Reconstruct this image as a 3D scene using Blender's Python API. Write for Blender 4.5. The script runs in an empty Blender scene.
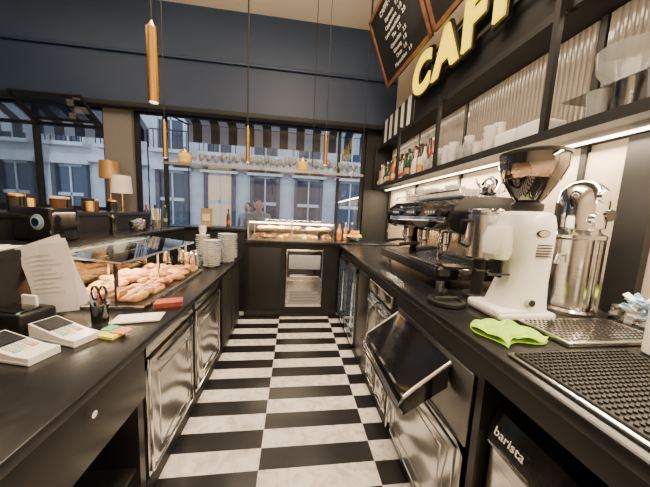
import bpy, bmesh, math, random
from mathutils import Vector as V, Matrix as Mx
random.seed(7)
R=random.uniform
# ------------------------------------------------------------ materials
def nt(name):
    m=bpy.data.materials.new(name); m.use_nodes=True
    n=m.node_tree.nodes; l=m.node_tree.links
    return m,n,l,n['Principled BSDF']
def mat(name,col,rough=.5,metal=0,em=None,es=0,var=.12,scale=8,coat=0,trans=0,bump=0,stretch=None):
    m,n,l,b=nt(name)
    geo=n.new('ShaderNodeTexCoord'); no=n.new('ShaderNodeTexNoise'); no.inputs['Scale'].default_value=scale
    no.inputs['Detail'].default_value=4
    if stretch:
        mp=n.new('ShaderNodeMapping'); mp.inputs['Scale'].default_value=stretch
        l.new(geo.outputs['Object'],mp.inputs[0]); l.new(mp.outputs[0],no.inputs['Vector'])
    else: l.new(geo.outputs['Object'],no.inputs['Vector'])
    cr=n.new('ShaderNodeValToRGB')
    cr.color_ramp.elements[0].color=tuple(c*(1-var) for c in col)+(1,)
    cr.color_ramp.elements[1].color=tuple(min(1,c*(1+var)) for c in col)+(1,)
    cr.color_ramp.elements[0].position=.3; cr.color_ramp.elements[1].position=.7
    l.new(no.outputs['Fac'],cr.inputs[0]); l.new(cr.outputs[0],b.inputs['Base Color'])
    b.inputs['Roughness'].default_value=rough; b.inputs['Metallic'].default_value=metal
    b.inputs['Coat Weight'].default_value=coat; b.inputs['Transmission Weight'].default_value=trans
    if em: b.inputs['Emission Color'].default_value=(*em,1); b.inputs['Emission Strength'].default_value=es
    if bump:
        bp=n.new('ShaderNodeBump'); bp.inputs['Strength'].default_value=bump; bp.inputs['Distance'].default_value=.01
        l.new(no.outputs['Fac'],bp.inputs['Height']); l.new(bp.outputs[0],b.inputs['Normal'])
    return m
def glassm(name,tint=(1,1,1),refl=.12,rough=.02):
    m=bpy.data.materials.new(name); m.use_nodes=True; n=m.node_tree.nodes; l=m.node_tree.links; n.clear()
    o=n.new('ShaderNodeOutputMaterial'); mi=n.new('ShaderNodeMixShader'); t=n.new('ShaderNodeBsdfTransparent'); g=n.new('ShaderNodeBsdfGlossy')
    lw=n.new('ShaderNodeLayerWeight'); lw.inputs[0].default_value=.35
    ma=n.new('ShaderNodeMath'); ma.operation='MULTIPLY_ADD'; ma.inputs[1].default_value=.75; ma.inputs[2].default_value=refl
    t.inputs[0].default_value=(*tint,1); g.inputs['Roughness'].default_value=rough
    l.new(lw.outputs['Fresnel'],ma.inputs[0]); l.new(ma.outputs[0],mi.inputs[0]); l.new(t.outputs[0],mi.inputs[1]); l.new(g.outputs[0],mi.inputs[2]); l.new(mi.outputs[0],o.inputs[0])
    return m
def stripem(name,axis,period,c1,c2,rough=.6,off=0):
    m,n,l,b=nt(name); g=n.new('ShaderNodeNewGeometry'); s=n.new('ShaderNodeSeparateXYZ'); l.new(g.outputs['Position'],s.inputs[0])
    a=n.new('ShaderNodeMath'); a.operation='MULTIPLY_ADD'; a.inputs[1].default_value=1/period; a.inputs[2].default_value=50+off
    f=n.new('ShaderNodeMath'); f.operation='FRACT'; h=n.new('ShaderNodeMath'); h.operation='GREATER_THAN'; h.inputs[1].default_value=.5
    l.new(s.outputs[axis],a.inputs[0]); l.new(a.outputs[0],f.inputs[0]); l.new(f.outputs[0],h.inputs[0])
    mi=n.new('ShaderNodeMix'); mi.data_type='RGBA'; mi.inputs['A'].default_value=(*c1,1); mi.inputs['B'].default_value=(*c2,1)
    l.new(h.outputs[0],mi.inputs['Factor']); l.new(mi.outputs['Result'],b.inputs['Base Color']); b.inputs['Roughness'].default_value=rough
    return m
def floorm():
    m,n,l,b=nt('checker_marble'); g=n.new('ShaderNodeNewGeometry'); s=n.new('ShaderNodeSeparateXYZ'); l.new(g.outputs['Position'],s.inputs[0])
    def cell(ax,per,off):
        a=n.new('ShaderNodeMath'); a.operation='ADD'; a.inputs[1].default_value=off; d=n.new('ShaderNodeMath'); d.operation='DIVIDE'; d.inputs[1].default_value=per
        f=n.new('ShaderNodeMath'); f.operation='FLOOR'; fr=n.new('ShaderNodeMath'); fr.operation='FRACT'
        l.new(s.outputs[ax],a.inputs[0]); l.new(a.outputs[0],d.inputs[0]); l.new(d.outputs[0],f.inputs[0]); l.new(d.outputs[0],fr.inputs[0]); return f,fr
    fx,_=cell('X',.70,.16+7.0); fy,_=cell('Y',.14,-1.32+2.8)
    ad=n.new('ShaderNodeMath'); ad.operation='ADD'; l.new(fx.outputs[0],ad.inputs[0]); l.new(fy.outputs[0],ad.inputs[1])
    mo=n.new('ShaderNodeMath'); mo.operation='MODULO'; mo.inputs[1].default_value=2; l.new(ad.outputs[0],mo.inputs[0])
    no=n.new('ShaderNodeTexNoise'); no.inputs['Scale'].default_value=9; no.inputs['Detail'].default_value=8; no.inputs['Distortion'].default_value=1.5
    l.new(g.outputs['Position'],no.inputs['Vector'])
    w=n.new('ShaderNodeValToRGB'); w.color_ramp.elements[0].color=(.54,.50,.46,1); w.color_ramp.elements[1].color=(.86,.81,.76,1); w.color_ramp.elements[0].position=.30; w.color_ramp.elements[1].position=.54
    k=n.new('ShaderNodeValToRGB'); k.color_ramp.elements[0].color=(.006,.006,.007,1); k.color_ramp.elements[1].color=(.020,.019,.020,1)
    l.new(no.outputs['Fac'],w.inputs[0]); l.new(no.outputs['Fac'],k.inputs[0])
    mi=n.new('ShaderNodeMix'); mi.data_type='RGBA'; l.new(mo.outputs[0],mi.inputs['Factor']); l.new(k.outputs[0],mi.inputs['A']); l.new(w.outputs[0],mi.inputs['B'])
    l.new(mi.outputs['Result'],b.inputs['Base Color']); b.inputs['Roughness'].default_value=.3
    return m
BLK=mat('black_laminate',(.010,.010,.011),.32,var=.3)
BLKT=mat('black_counter',(.011,.011,.012),.27,var=.4,scale=30)
BLKM=mat('matt_black',(.008,.008,.009),.6)
BLKG=mat('gloss_black',(.008,.008,.009),.08,coat=.5)
RUB=mat('black_rubber',(.010,.010,.010),.55)
STEEL=mat('brushed_steel',(.68,.67,.65),.20,1,var=.12,scale=6,stretch=(1,1,25))
STEELD=mat('dark_steel',(.25,.25,.25),.3,1)
CHROME=mat('chrome',(.85,.85,.85),.10,1,var=.03)
BRASS=mat('brass',(.85,.52,.17),.26,1)
BLUE=mat('blue_grey_paint',(.026,.050,.115),.5,var=.06,scale=2)
BLUE2=mat('blue_grey_paint_upper',(.034,.062,.130),.5,var=.06,scale=2)
CREAM=mat('cream_plaster',(.75,.64,.50),.8,var=.04,scale=3)
PIL=mat('grey_plaster',(.20,.19,.185),.8,var=.06,scale=3)
CEIL=mat('ceiling_plaster',(.88,.79,.66),.85,var=.03,scale=2)
SPLASH=mat('backsplash',(.68,.55,.42),.40,var=.05,scale=2)
WHITE=mat('white_plastic',(.85,.84,.80),.28,var=.02)
PORC=mat('porcelain',(.88,.86,.82),.15,var=.03,coat=.3)
PAPER=mat('paper',(.85,.84,.82),.8,var=.03)
GREY=mat('grey_plastic',(.30,.30,.31),.4)
LGREY=mat('light_grey',(.55,.55,.55),.35)
WOOD=mat('wood_frame',(.20,.09,.04),.45,var=.4,scale=20)
GREEN=mat('green_cloth',(.42,.72,.04),.9,var=.2,scale=40,bump=.6)
YEL=mat('sign_yellow',(.30,.20,.0),.5,em=(1.0,.68,.0),es=2.3)
YNOTE=mat('yellow_note',(.85,.80,.12),.8); GNOTE=mat('green_note',(.15,.6,.3),.8); ONOTE=mat('orange_note',(.85,.25,.10),.8)
CRO=mat('pastry_golden',(.52,.23,.06),.45,var=.5,scale=30,bump=.4)
CRO2=mat('pastry_dark',(.28,.10,.03),.45,var=.4,scale=30,bump=.4)
CRO3=mat('pastry_cream',(.68,.42,.16),.5,var=.35,scale=30,bump=.3)
TOM=mat('tomato_topping',(.42,.07,.02),.45,var=.6,scale=35,bump=.3)
REDN=mat('red_napkin',(.32,.06,.04),.8,var=.4,scale=40)
GL=glassm('clear_glass'); GLB=glassm('window_glass',(.95,.97,1),.03); GLJ=glassm('jar_glass',(.985,.99,.99),.20); GLT=glassm('counter_glass_top',(.95,.97,.97),.16,.03)
GLS=mat('frosted_glassware',(.75,.76,.75),.12,trans=.75,var=.02)
GSM=glassm('smoked_hopper_glass',(.42,.36,.31),.18)
RIB=mat('ribbed_glass',(.25,.22,.185),.15,var=.08,coat=.4)
LED=mat('led_strip',(1,1,1),.5,em=(1,.82,.55),es=14)
LEDW=mat('lamp_glow',(1,1,1),.5,em=(1,.80,.52),es=4)
FGLOW=mat('fridge_reflection_glow',(.6,.7,.7),.3,em=(.65,.9,1),es=.7)  # added glow imitating the bluish reflection on the fridge glass
SHADE=mat('lamp_shade',(.85,.80,.70),.8,em=(1,.85,.65),es=.2)
GSHADE=mat('gold_shade',(.55,.33,.12),.4,.5)
SCREEN=mat('lcd_screen',(.03,.035,.04),.12)
STONE=mat('facade_stone',(.66,.62,.57),.9,var=.12,scale=2)
STONED=mat('facade_dark',(.08,.08,.09),.8)
WINB=mat('facade_window',(.04,.05,.07),.1)
WARMW=mat('facade_lit_window',(.3,.2,.1),.3,em=(1,.7,.4),es=.7)
STRX=stripem('awning_stripes','X',.34,(.03,.03,.035),(.85,.85,.85))
STRY=stripem('panel_stripes','Y',.20,(.02,.02,.02),(.85,.83,.79))
SLAT=stripem('grille_slats','Z',.022,(.08,.08,.08),(.45,.45,.44),.35)
MATT=mat('asphalt',(.10,.10,.11),.9)
BEAN=mat('coffee_beans',(.035,.015,.008),.4,var=.6,scale=90,bump=1)
ORA=mat('orange_tin',(.75,.30,.06),.4); ORF=mat('orange_fruit',(.85,.32,.03),.45,bump=.2,scale=60); LEM=mat('lemon_fruit',(.85,.68,.06),.45,bump=.2,scale=60); PUMP=mat('amber_jar',(.85,.58,.16),.3)
BOTC=[mat('bottle_green',(.02,.07,.04),.08),mat('bottle_brown',(.10,.04,.015),.08),mat('bottle_clear',(.60,.62,.60),.08),mat('bottle_red',(.28,.03,.02),.1),mat('bottle_amber',(.45,.24,.06),.1),mat('bottle_black',(.015,.015,.018),.08),mat('bottle_milk',(.75,.72,.66),.12)]
LAB=[mat('label_cream',(.80,.74,.60),.6),mat('label_red',(.45,.06,.05),.6),mat('label_gold',(.55,.38,.14),.5)]
SKIN=mat('skin',(.60,.36,.26),.5); COAT=mat('coat_cloth',(.22,.23,.26),.8); HAIR=mat('hair',(.04,.025,.015),.6); JEANS=mat('jeans',(.05,.07,.12),.8)
BAGB=mat('kraft_paper',(.42,.27,.14),.8); BLUEP=mat('blue_sachet',(.15,.45,.75),.5)
# ------------------------------------------------------------ builder
class B:
    def __init__(s,name): s.name=name; s.bm=bmesh.new(); s.mats=[]; s.M=Mx.Identity(4)
    def mi(s,m):
        if m not in s.mats: s.mats.append(m)
        return s.mats.index(m)
    def at(s,loc=(0,0,0),rz=0,rx=0,ry=0,sc=1):
        s.M=Mx.Translation(loc)@Mx.Rotation(rz,4,'Z')@Mx.Rotation(rx,4,'X')@Mx.Rotation(ry,4,'Y')@Mx.Scale(sc,4); return s
    def fin(s,vs,fs,m):
        for v in vs: v.co=s.M@v.co
        i=s.mi(m)
        for f in fs: f.material_index=i
    def mesh(s,co,faces,m):
        vs=[s.bm.verts.new(c) for c in co]; fs=[]
        for f in faces:
            try: fs.append(s.bm.faces.new([vs[i] for i in f]))
            except ValueError: pass
        s.fin(vs,fs,m)
    def box(s,x0,x1,y0,y1,z0,z1,m,bev=0):
        r=bmesh.ops.create_cube(s.bm,size=1); vs=r['verts']
        for v in vs: v.co=V(((x0+x1)/2+v.co.x*(x1-x0),(y0+y1)/2+v.co.y*(y1-y0),(z0+z1)/2+v.co.z*(z1-z0)))
        fs=list({f for v in vs for f in v.link_faces})
        if bev>0:
            es=list({e for v in vs for e in v.link_edges})
            rr=bmesh.ops.bevel(s.bm,geom=es,offset=bev,segments=3,profile=.5,affect='EDGES')
            fs=[f for f in rr['faces']]
            st=list(fs); seen=set(fs)
            while st:
                f=st.pop()
                for e in f.edges:
                    for g in e.link_faces:
                        if g not in seen: seen.add(g); st.append(g)
            fs=list(seen); vs=list({v for f in fs for v in f.verts})
        s.fin(vs,fs,m); return s
    def hexa(s,p,m):
        s.mesh(p,[(3,2,1,0),(4,5,6,7),(0,1,5,4),(1,2,6,5),(2,3,7,6),(3,0,4,7)],m); return s
    def prism(s,pts,vec,m):
        n=len(pts); vec=V(vec); co=[V(p) for p in pts]+[V(p)+vec for p in pts]
        s.mesh(co,[tuple(range(n-1,-1,-1)),tuple(range(n,2*n))]+[(i,(i+1)%n,(i+1)%n+n,i+n) for i in range(n)],m); return s
    def lathe(s,c,prof,m,seg=20,axis='z',sx=1,sy=1):
        co=[];fs=[];n=len(prof)
        for (r,z) in prof:
            for k in range(seg):
                a=2*math.pi*k/seg; p=(max(r,1e-5)*math.cos(a)*sx,max(r,1e-5)*math.sin(a)*sy,z)
                if axis=='x': p=(p[2],p[0],p[1])
                elif axis=='y': p=(p[0],p[2],p[1])
                co.append(V(c)+V(p))
        for i in range(n-1):
            for k in range(seg):
                fs.append((i*seg+k,i*seg+(k+1)%seg,(i+1)*seg+(k+1)%seg,(i+1)*seg+k))
        if prof[0][0]>1e-4: fs.append(tuple(range(seg-1,-1,-1)))
        if prof[-1][0]>1e-4: fs.append(tuple((n-1)*seg+k for k in range(seg)))
        s.mesh(co,fs,m); return s
    def openlathe(s,c,prof,m,seg=20):
        co=[];fs=[];n=len(prof)
        for (r,z) in prof:
            for k in range(seg):
                a=2*math.pi*k/seg; co.append(V(c)+V((r*math.cos(a),r*math.sin(a),z)))
        for i in range(n-1):
            for k in range(seg): fs.append((i*seg+k,i*seg+(k+1)%seg,(i+1)*seg+(k+1)%seg,(i+1)*seg+k))
        s.mesh(co,fs,m); return s
    def cyl(s,c,r,h,m,axis='z',r2=None,seg=20,bev=0):
        r2=r if r2 is None else r2
        pr=[(r,0),(r2,h)] if not bev else [(r-bev,0),(r,bev),(r2,h-bev),(r2-bev,h)]
        return s.lathe(c,pr,m,seg,axis)
    def ball(s,c,r,m,sc=(1,1,1),seg=14):
        pr=[(r*math.sin(math.pi*i/10),-r*math.cos(math.pi*i/10)*sc[2]) for i in range(11)]
        return s.lathe(c,pr,m,seg,'z',sc[0],sc[1])
    def tube(s,pts,r,m,seg=8):
        pts=[V(p) for p in pts]; n=len(pts); rs=r if isinstance(r,(list,tuple)) else [r]*n
        co=[];fs=[]
        for i,p in enumerate(pts):
            t=(pts[min(i+1,n-1)]-pts[max(i-1,0)]).normalized()
            u=t.cross(V((0,0,1)))
            if u.length<.05: u=t.cross(V((1,0,0)))
            u.normalize(); w=t.cross(u)
            for k in range(seg):
                a=2*math.pi*k/seg; co.append(p+(u*math.cos(a)+w*math.sin(a))*rs[i])
        for i in range(n-1):
            for k in range(seg): fs.append((i*seg+k,i*seg+(k+1)%seg,(i+1)*seg+(k+1)%seg,(i+1)*seg+k))
        fs.append(tuple(range(seg))); fs.append(tuple((n-1)*seg+k for k in range(seg)))
        s.mesh(co,fs,m); return s
    def done(s,smooth=True):
        bm=s.bm; bmesh.ops.recalc_face_normals(bm,faces=bm.faces)
        if smooth:
            for f in bm.faces: f.smooth=True
            for e in bm.edges:
                if len(e.link_faces)==2 and e.calc_face_angle(0)>.6: e.smooth=False
        mn=V((1e9,)*3);mxx=V((-1e9,)*3)
        for v in bm.verts:
            for i in range(3): mn[i]=min(mn[i],v.co[i]); mxx[i]=max(mxx[i],v.co[i])
        o=V(((mn.x+mxx.x)/2,(mn.y+mxx.y)/2,mn.z))
        for v in bm.verts: v.co-=o
        me=bpy.data.meshes.new(s.name); bm.to_mesh(me); bm.free()
        for m in s.mats: me.materials.append(m)
        ob=bpy.data.objects.new(s.name,me); ob.location=o; bpy.context.scene.collection.objects.link(ob); return ob
def text(body,size,mw,m,extrude=.002,offset=0,name='text'):
    cu=bpy.data.curves.new(name,'FONT'); cu.body=body; cu.size=size; cu.extrude=extrude; cu.offset=offset; cu.align_x='CENTER'
    ob=bpy.data.objects.new(name,cu); bpy.context.scene.collection.objects.link(ob); dg=bpy.context.evaluated_depsgraph_get()
    me=bpy.data.meshes.new_from_object(ob.evaluated_get(dg)); bpy.data.objects.remove(ob)
    me.transform(mw); me.materials.clear(); me.materials.append(m)
    o=bpy.data.objects.new(name,me); bpy.context.scene.collection.objects.link(o); return o
def parent(ch,p):
    ch.parent=p; ch.matrix_parent_inverse=Mx.Translation(-p.location)
# ------------------------------------------------------------ room
XL,XR,YF,YB,ZC=-5.2,1.62,-1.6,4.2,4.4
B('floor').box(XL-.1,XR+.1,YF-.1,YB+.15,-.1,0,floorm()).done()
B('ceiling').box(XL-.1,XR+.1,YF-.1,YB+.2,ZC,ZC+.1,CEIL).done()
B('wall_right').box(XR,XR+.1,YF,YB+.2,0,ZC,CREAM).done()
B('wall_left').box(XL-.1,XL,YF,YB+.2,0,ZC,BLUE).done()
B('wall_front').box(XL,XR,YF-.1,YF,0,ZC,CREAM).done()
w=B('wall_back')
w.box(XL,XR,YB,YB+.2,2.93,3.68,BLUE); w.box(XL,XR,YB,YB+.2,3.68,ZC,BLUE2); w.box(-2.42,XR,YB,YB+.2,0,1.18,BLKM); w.box(XL,-2.42,YB,YB+.2,0,1.40,BLKM)
w.box(-2.80,-2.42,YB,YB+.2,1.18,2.93,PIL); w.box(1.16,XR,YB,YB+.2,1.18,2.93,BLKM); w.box(XL,-4.75,YB,YB+.2,1.4,2.93,BLUE)
w.done()
B('trim_1').box(XL,XR-.01,YB-.04,YB-.001,3.65,3.70,BLUE,.008).done()
B('trim_2').box(XL,XR-.01,YB-.14,YB-.001,2.88,2.95,BLKM,.008).done()
def window(name,x0,x1,z0,z1,mull,y=YB+.06,trans=None):
    w=B(name); t=.05
    w.box(x0,x1,y,y+.07,z0,z0+t,BLKM); w.box(x0,x1,y,y+.07,z1-t,z1,BLKM); w.box(x0,x0+t,y,y+.07,z0+t,z1-t,BLKM); w.box(x1-t,x1,y,y+.07,z0+t,z1-t,BLKM)
    for m in mull: w.box(m-.022,m+.022,y,y+.07,z0+t,z1-t,BLKM)
    if trans: w.box(x0+t,x1-t,y+.005,y+.06,trans-.02,trans+.02,BLKM)
    w.box(x0+t,x1-t,y+.03,y+.036,z0+t,z1-t,GLB)
    if trans:   # tilted-open transom sash leaning inward
        for (a,b_) in (((-3.70,YB-.02,2.66),(-2.86,YB-.02,2.66)),((-3.70,YB-.30,2.90),(-2.86,YB-.30,2.90)),((-3.70,YB-.02,2.66),(-3.70,YB-.30,2.90)),((-2.86,YB-.02,2.66),(-2.86,YB-.30,2.90))): w.tube([a,b_],.022,BLKM,6)
        w.hexa([(-3.69,YB-.02,2.655),(-2.87,YB-.02,2.655),(-2.87,YB-.30,2.895),(-3.69,YB-.30,2.895),(-3.69,YB-.02,2.66),(-2.87,YB-.02,2.66),(-2.87,YB-.30,2.90),(-3.69,YB-.30,2.90)],GLB)
    w.done()
window('window_1',-2.42,1.16,1.18,2.92,[-2.0,.72],trans=None)
window('window_2',-4.75,-2.80,1.40,2.92,[-3.75],trans=2.62)
# exterior
B('street_ground').box(-18,14,YB+.3,16,-.12,-.02,MATT).done()
f=B('building_facade')
f.box(-18,14,13,13.5,-.02,12,STONE)
for i in range(14):
    x=-16.5+i*2.15
    for z0,h in ((.2,2.9),(4.2,2.3),(7.6,2.2)):
        f.box(x-.55,x+.55,12.93,13.0,z0,z0+h,WARMW if (i in (6,) and z0<1) else WINB); f.box(x-.72,x-.55,12.8,13,z0-.1,z0+h+.15,STONED if z0<1 else STONE)
        f.box(x+.55,x+.72,12.8,13,z0-.1,z0+h+.15,STONED if z0<1 else STONE); f.box(x-.85,x+.85,12.7,13,z0+h+.1,z0+h+.32,STONE)
        f.box(x-.03,x+.03,12.88,12.93,z0,z0+h,STONE); f.box(x-.55,x+.55,12.88,12.93,z0+h*.55,z0+h*.6,STONE)
        if z0>1:
            f.box(x-.85,x+.85,12.5,13,z0-.25,z0-.1,STONE)
            for k in range(9): f.box(x-.8+k*.2-.015,x-.8+k*.2+.015,12.52,12.55,z0-.1,z0+.7,BLKM)
            f.box(x-.85,x+.85,12.5,12.57,z0+.7,z0+.74,BLKM)
f.box(-18,14,12.75,13,3.35,3.65,STONE); f.done()
a=B('street_awning')
a.prism([(-2.15,4.47,3.55),(-2.15,5.5,3.16),(-2.15,5.5,2.80),(-2.15,5.49,2.80),(-2.15,5.49,3.14),(-2.15,4.47,3.53)],(3.75,0,0),STRX)
a.tube([(-2.15,5.49,3.15),(1.6,5.49,3.15)],.015,BLKM)
for x in (-2.12,1.57): a.tube([(x,4.46,3.0),(x,5.48,3.12)],.015,BLKM); a.tube([(x,5.45,-.02),(x,5.45,3.14)],.012,BLKM)
a.done()
a=B('street_awning')
a.prism([(-5.4,4.47,3.5),(-5.4,5.4,2.95),(-5.4,5.4,2.72),(-5.4,5.39,2.72),(-5.4,5.39,2.93),(-5.4,4.47,3.48)],(2.6,0,0),STRX)
for x in (-5.38,-2.83): a.tube([(x,5.38,-.02),(x,5.38,2.94)],.012,BLKM)
a.done()
# ------------------------------------------------------------ pedestrians
def person(name,x,y,z=0,rz=0,h=1.72,cm=COAT,hm=HAIR):
    k=h/1.72
    J={'pel':(0,0,.95,.13),'spine':(0,0,1.15,.125),'chest':(0,0,1.36,.15),'neck':(0,-.005,1.5,.055),'head0':(0,-.01,1.56,.06),
     'hl':(.09,0,.90,.09),'kl':(.10,-.06,.50,.06),'al':(.10,.06,.09,.045),'tl':(.11,-.10,.04,.04),
     'hr':(-.09,0,.90,.09),'kr':(-.10,.04,.50,.06),'ar':(-.10,.22,.11,.045),'tr':(-.11,.08,.04,.04),
     'sl':(.19,0,1.42,.06),'el':(.25,.06,1.13,.045),'wl':(.24,-.05,.90,.032),'sr':(-.19,0,1.42,.06),'er':(-.25,-.02,1.13,.045),'wr':(-.24,-.14,.92,.032)}
    E=[('pel','spine'),('spine','chest'),('chest','neck'),('neck','head0'),('pel','hl'),('hl','kl'),('kl','al'),('al','tl'),('pel','hr'),('hr','kr'),('kr','ar'),('ar','tr'),
       ('chest','sl'),('sl','el'),('el','wl'),('chest','sr'),('sr','er'),('er','wr')]
    ks=list(J); me=bpy.data.meshes.new('body'); me.from_pydata([tuple(c*k for c in J[q][:3]) for q in ks],[(ks.index(a_),ks.index(b_)) for a_,b_ in E],[])
    ob=bpy.data.objects.new('body',me); bpy.context.scene.collection.objects.link(ob)
    md=ob.modifiers.new('s','SKIN')
    for i,q in enumerate(ks): me.skin_vertices[0].data[i].radius=(J[q][3]*k,)*2
    me.skin_vertices[0].data[0].use_root=True
    ob.modifiers.new('ss','SUBSURF').levels=1
    dg=bpy.context.evaluated_depsgraph_get(); m2=bpy.data.meshes.new_from_object(ob.evaluated_get(dg)); bpy.data.objects.remove(ob)
    m2.materials.clear()
    for q in (cm,JEANS,SKIN): m2.materials.append(q)
    for p in m2.polygons: p.use_smooth=True; p.material_index=2 if p.center.z>1.5*k else (0 if p.center.z>.88*k else 1)
    ob=bpy.data.objects.new(name,m2); ob.location=(x,y,z); ob.rotation_euler=(0,0,rz); bpy.context.scene.collection.objects.link(ob)
    h=B('head'); h.ball((0,-.01,1.62*k),.085,SKIN,(.88,1.05,1.3)); h.ball((0,.022,1.655*k),.09,hm,(.92,1.0,1.12)); h.cyl((0,-.105,1.59*k),.012,.04,SKIN,r2=.006)
    h.ball((.078,0,1.61*k),.02,SKIN,(.5,1,1.4)); h.ball((-.078,0,1.61*k),.02,SKIN,(.5,1,1.4)); h.ball((.03,-.088,1.63*k),.009,BLKM); h.ball((-.03,-.088,1.63*k),.009,BLKM); h.box(-.022,.022,-.10,-.09,1.555*k,1.562*k,REDN)
    for sx,yy,zz in ((.24,-.05,.90),(-.24,-.14,.92)):
        sx*=k;yy*=k;zz*=k
        h.ball((sx,yy-.02,zz-.05),.036,SKIN,(.55,.9,1.3))
        for q in range(4): h.tube([(sx,yy-.045+q*.018,zz-.085),(sx,yy-.05+q*.018,zz-.12),(sx*.97,yy-.045+q*.016,zz-.15+abs(q-1.5)*.008)],[.009,.008,.006],SKIN,6)
        h.tube([(sx,yy-.05,zz-.04),(sx*.95,yy-.075,zz-.07),(sx*.93,yy-.075,zz-.10)],[.01,.009,.007],SKIN,6)
    ho=h.done(); ho.parent=ob
    return ob
person('pedestrian',-.68,5.0,-.02,rz=.2,h=1.72)
person('pedestrian',-1.12,6.3,-.02,rz=-.4,h=1.68,cm=GREY)
# ------------------------------------------------------------ back counter
c=B('back_bar_counter')
c.box(-.66,-.10,3.5,4.15,0,1.06,BLK); c.box(.44,.66,3.5,4.15,0,1.06,BLK); c.box(-.10,.44,3.5,4.15,.0,.15,BLK); c.box(-.10,.44,3.5,4.15,1.0,1.06,BLK); c.box(-.10,.44,3.95,4.15,.15,1.0,BLK)
c.box(-.66,1.55,3.46,4.15,1.06,1.10,BLKT,.006); c.box(.66,1.55,3.66,4.15,0,1.06,BLK)
c.box(-.60,-.16,3.485,3.50,.12,1.0,BLKM,.005)
c.done()
i=B('undercounter_ice_maker')
i.box(-.09,.43,3.46,3.93,.16,.99,STEEL,.01); i.box(-.07,.41,3.435,3.462,.60,.97,BLKG,.008); i.box(-.05,.39,3.425,3.437,.72,.92,GREY,.01)
i.box(-.07,.41,3.44,3.462,.20,.56,STEEL,.006); i.box(-.03,.37,3.432,3.442,.23,.40,SLAT); i.tube([(-.03,3.41,.62),(.37,3.41,.62)],.012,CHROME); i.box(-.02,0,3.41,3.44,.61,.63,CHROME);i.box(.34,.36,3.41,3.44,.61,.63,CHROME)
i.done()
def croissant(b,x,y,z,s,rz,m):
    b.at((x,y,z),rz,sc=s); pts=[];rs=[]
    for k in range(11):
        t=-1+2*k/10; pts.append((t*.075,.035*t*t,.028)); rs.append(.004+.028*(1-t*t)**.6*(1 if k%2 else .86))
    b.tube(pts,rs,m,10); b.at()
def bun(b,x,y,z,s,m): b.at((x,y,z),R(0,3),sc=s); b.ball((0,0,.022),.045,m,(1,1,.6)); b.at()
dc=B('cake_display_case')
for x in (-.62,-.03,.56): dc.box(x,x+.02,3.50,3.52,1.101,1.36,CHROME); dc.box(x,x+.02,4.06,4.08,1.101,1.36,CHROME)
dc.box(-.62,.58,3.49,4.09,1.36,1.372,GL); dc.box(-.60,.56,3.505,3.512,1.13,1.36,GL); dc.box(-.62,.58,3.49,4.09,1.101,1.125,STEEL); dc.box(-.60,.56,3.60,4.05,1.24,1.246,GL)
dc.box(-.60,.56,3.53,3.55,1.335,1.355,LED)
for k in range(80):
    x=-.55+1.07*R(0,1); y=R(3.56,4.0)
    m=random.choice([CRO,CRO3,CRO3,PUMP,CRO2,LEM,ORF,PORC]); z=1.126 if k%2 else 1.247
    if k%3: croissant(dc,x,y,z,R(.7,1.05),R(0,3),m)
    else: bun(dc,x,y,z,R(.7,1.05),m)
dc.done()
# ------------------------------------------------------------ right counter
c=B('bar_counter')
c.box(.65,1.61,-.9,3.45,1.04,1.08,BLKT,.006)
c.box(.69,1.61,1.51,3.45,.0,1.035,BLKM)
c.box(.79,1.61,.76,1.51,.0,1.035,BLKM); c.box(.69,.79,.745,.775,0,1.035,BLK); c.box(.69,.79,.775,1.51,.93,1.035,BLK)
c.box(1.45,1.61,-.9,.745,0,1.035,BLKM); c.box(.68,.70,-.9,.745,.955,1.035,BLK); c.box(.69,1.45,-.9,.745,.04,.07,BLKM); c.box(.69,1.45,.10,.13,.07,1.035,BLK)
c.box(.70,.72,1.52,3.45,.0,.08,STEELD)
c.done()
g=B('undercounter_glass_fridge')
g.box(.672,.688,2.42,3.42,.09,.96,BLKM)
for y0,y1 in ((2.44,2.90),(2.94,3.40)):
    g.box(.655,.672,y0,y0+.035,.10,.95,STEEL);g.box(.655,.672,y1-.035,y1,.10,.95,STEEL);g.box(.655,.672,y0,y1,.10,.14,STEEL);g.box(.655,.672,y0,y1,.90,.95,STEEL)
    g.box(.669,.6719,y0+.035,y1-.035,.14,.90,FGLOW)
    g.box(.656,.660,y0+.03,y1-.03,.13,.91,GLJ); g.tube([(.635,y0+.06,.3),(.635,y0+.06,.8)],.01,CHROME)
    for zz in (.40,.66): g.box(.661,.669,y0+.035,y1-.035,zz-.006,zz,LGREY)
g.done()
def steeldoor(b,x,y0,y1,z0,z1,side,m=STEEL,bulge=.014):
    n=12; co=[];fs=[]
    for i in range(n+1):
        for j in range(n+1):
            u=i/n; v=j/n; q=(1-(2*u-1)**6)*(1-(2*v-1)**6)
            co.append((x+side*bulge*q+side*.008*math.sin(u*9+v*4)*q*.5+side*.004*math.sin(v*13+u*3)*q, y0+(y1-y0)*u, z0+(z1-z0)*v))
    for i in range(n):
        for j in range(n): a_=i*(n+1)+j; fs.append((a_,a_+n+1,a_+n+2,a_+1))
    b.mesh(co,fs,m); b.box(min(x,x-side*.015),max(x,x-side*.015),y0,y1,z0,z1,m)
s=B('undercounter_steel_fridge')
for y0,y1 in ((1.54,1.77),(1.79,2.03)):
    steeldoor(s,.672,y0,y1,.12,.86,-1); s.box(.66,.688,y0,y1,.885,.97,STEEL,.006); s.tube([(.645,y0+.04,.80),(.645,y1-.04,.80)],.009,CHROME)
    s.tube([(.658,y0+.02,.14),(.658,y0+.02,.84),(.658,y1-.02,.84),(.658,y1-.02,.14),(.658,y0+.02,.14)],.006,CHROME)
s.box(.67,.688,2.06,2.40,.12,.97,BLK,.006); s.done()
d=B('glasswasher')
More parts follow.
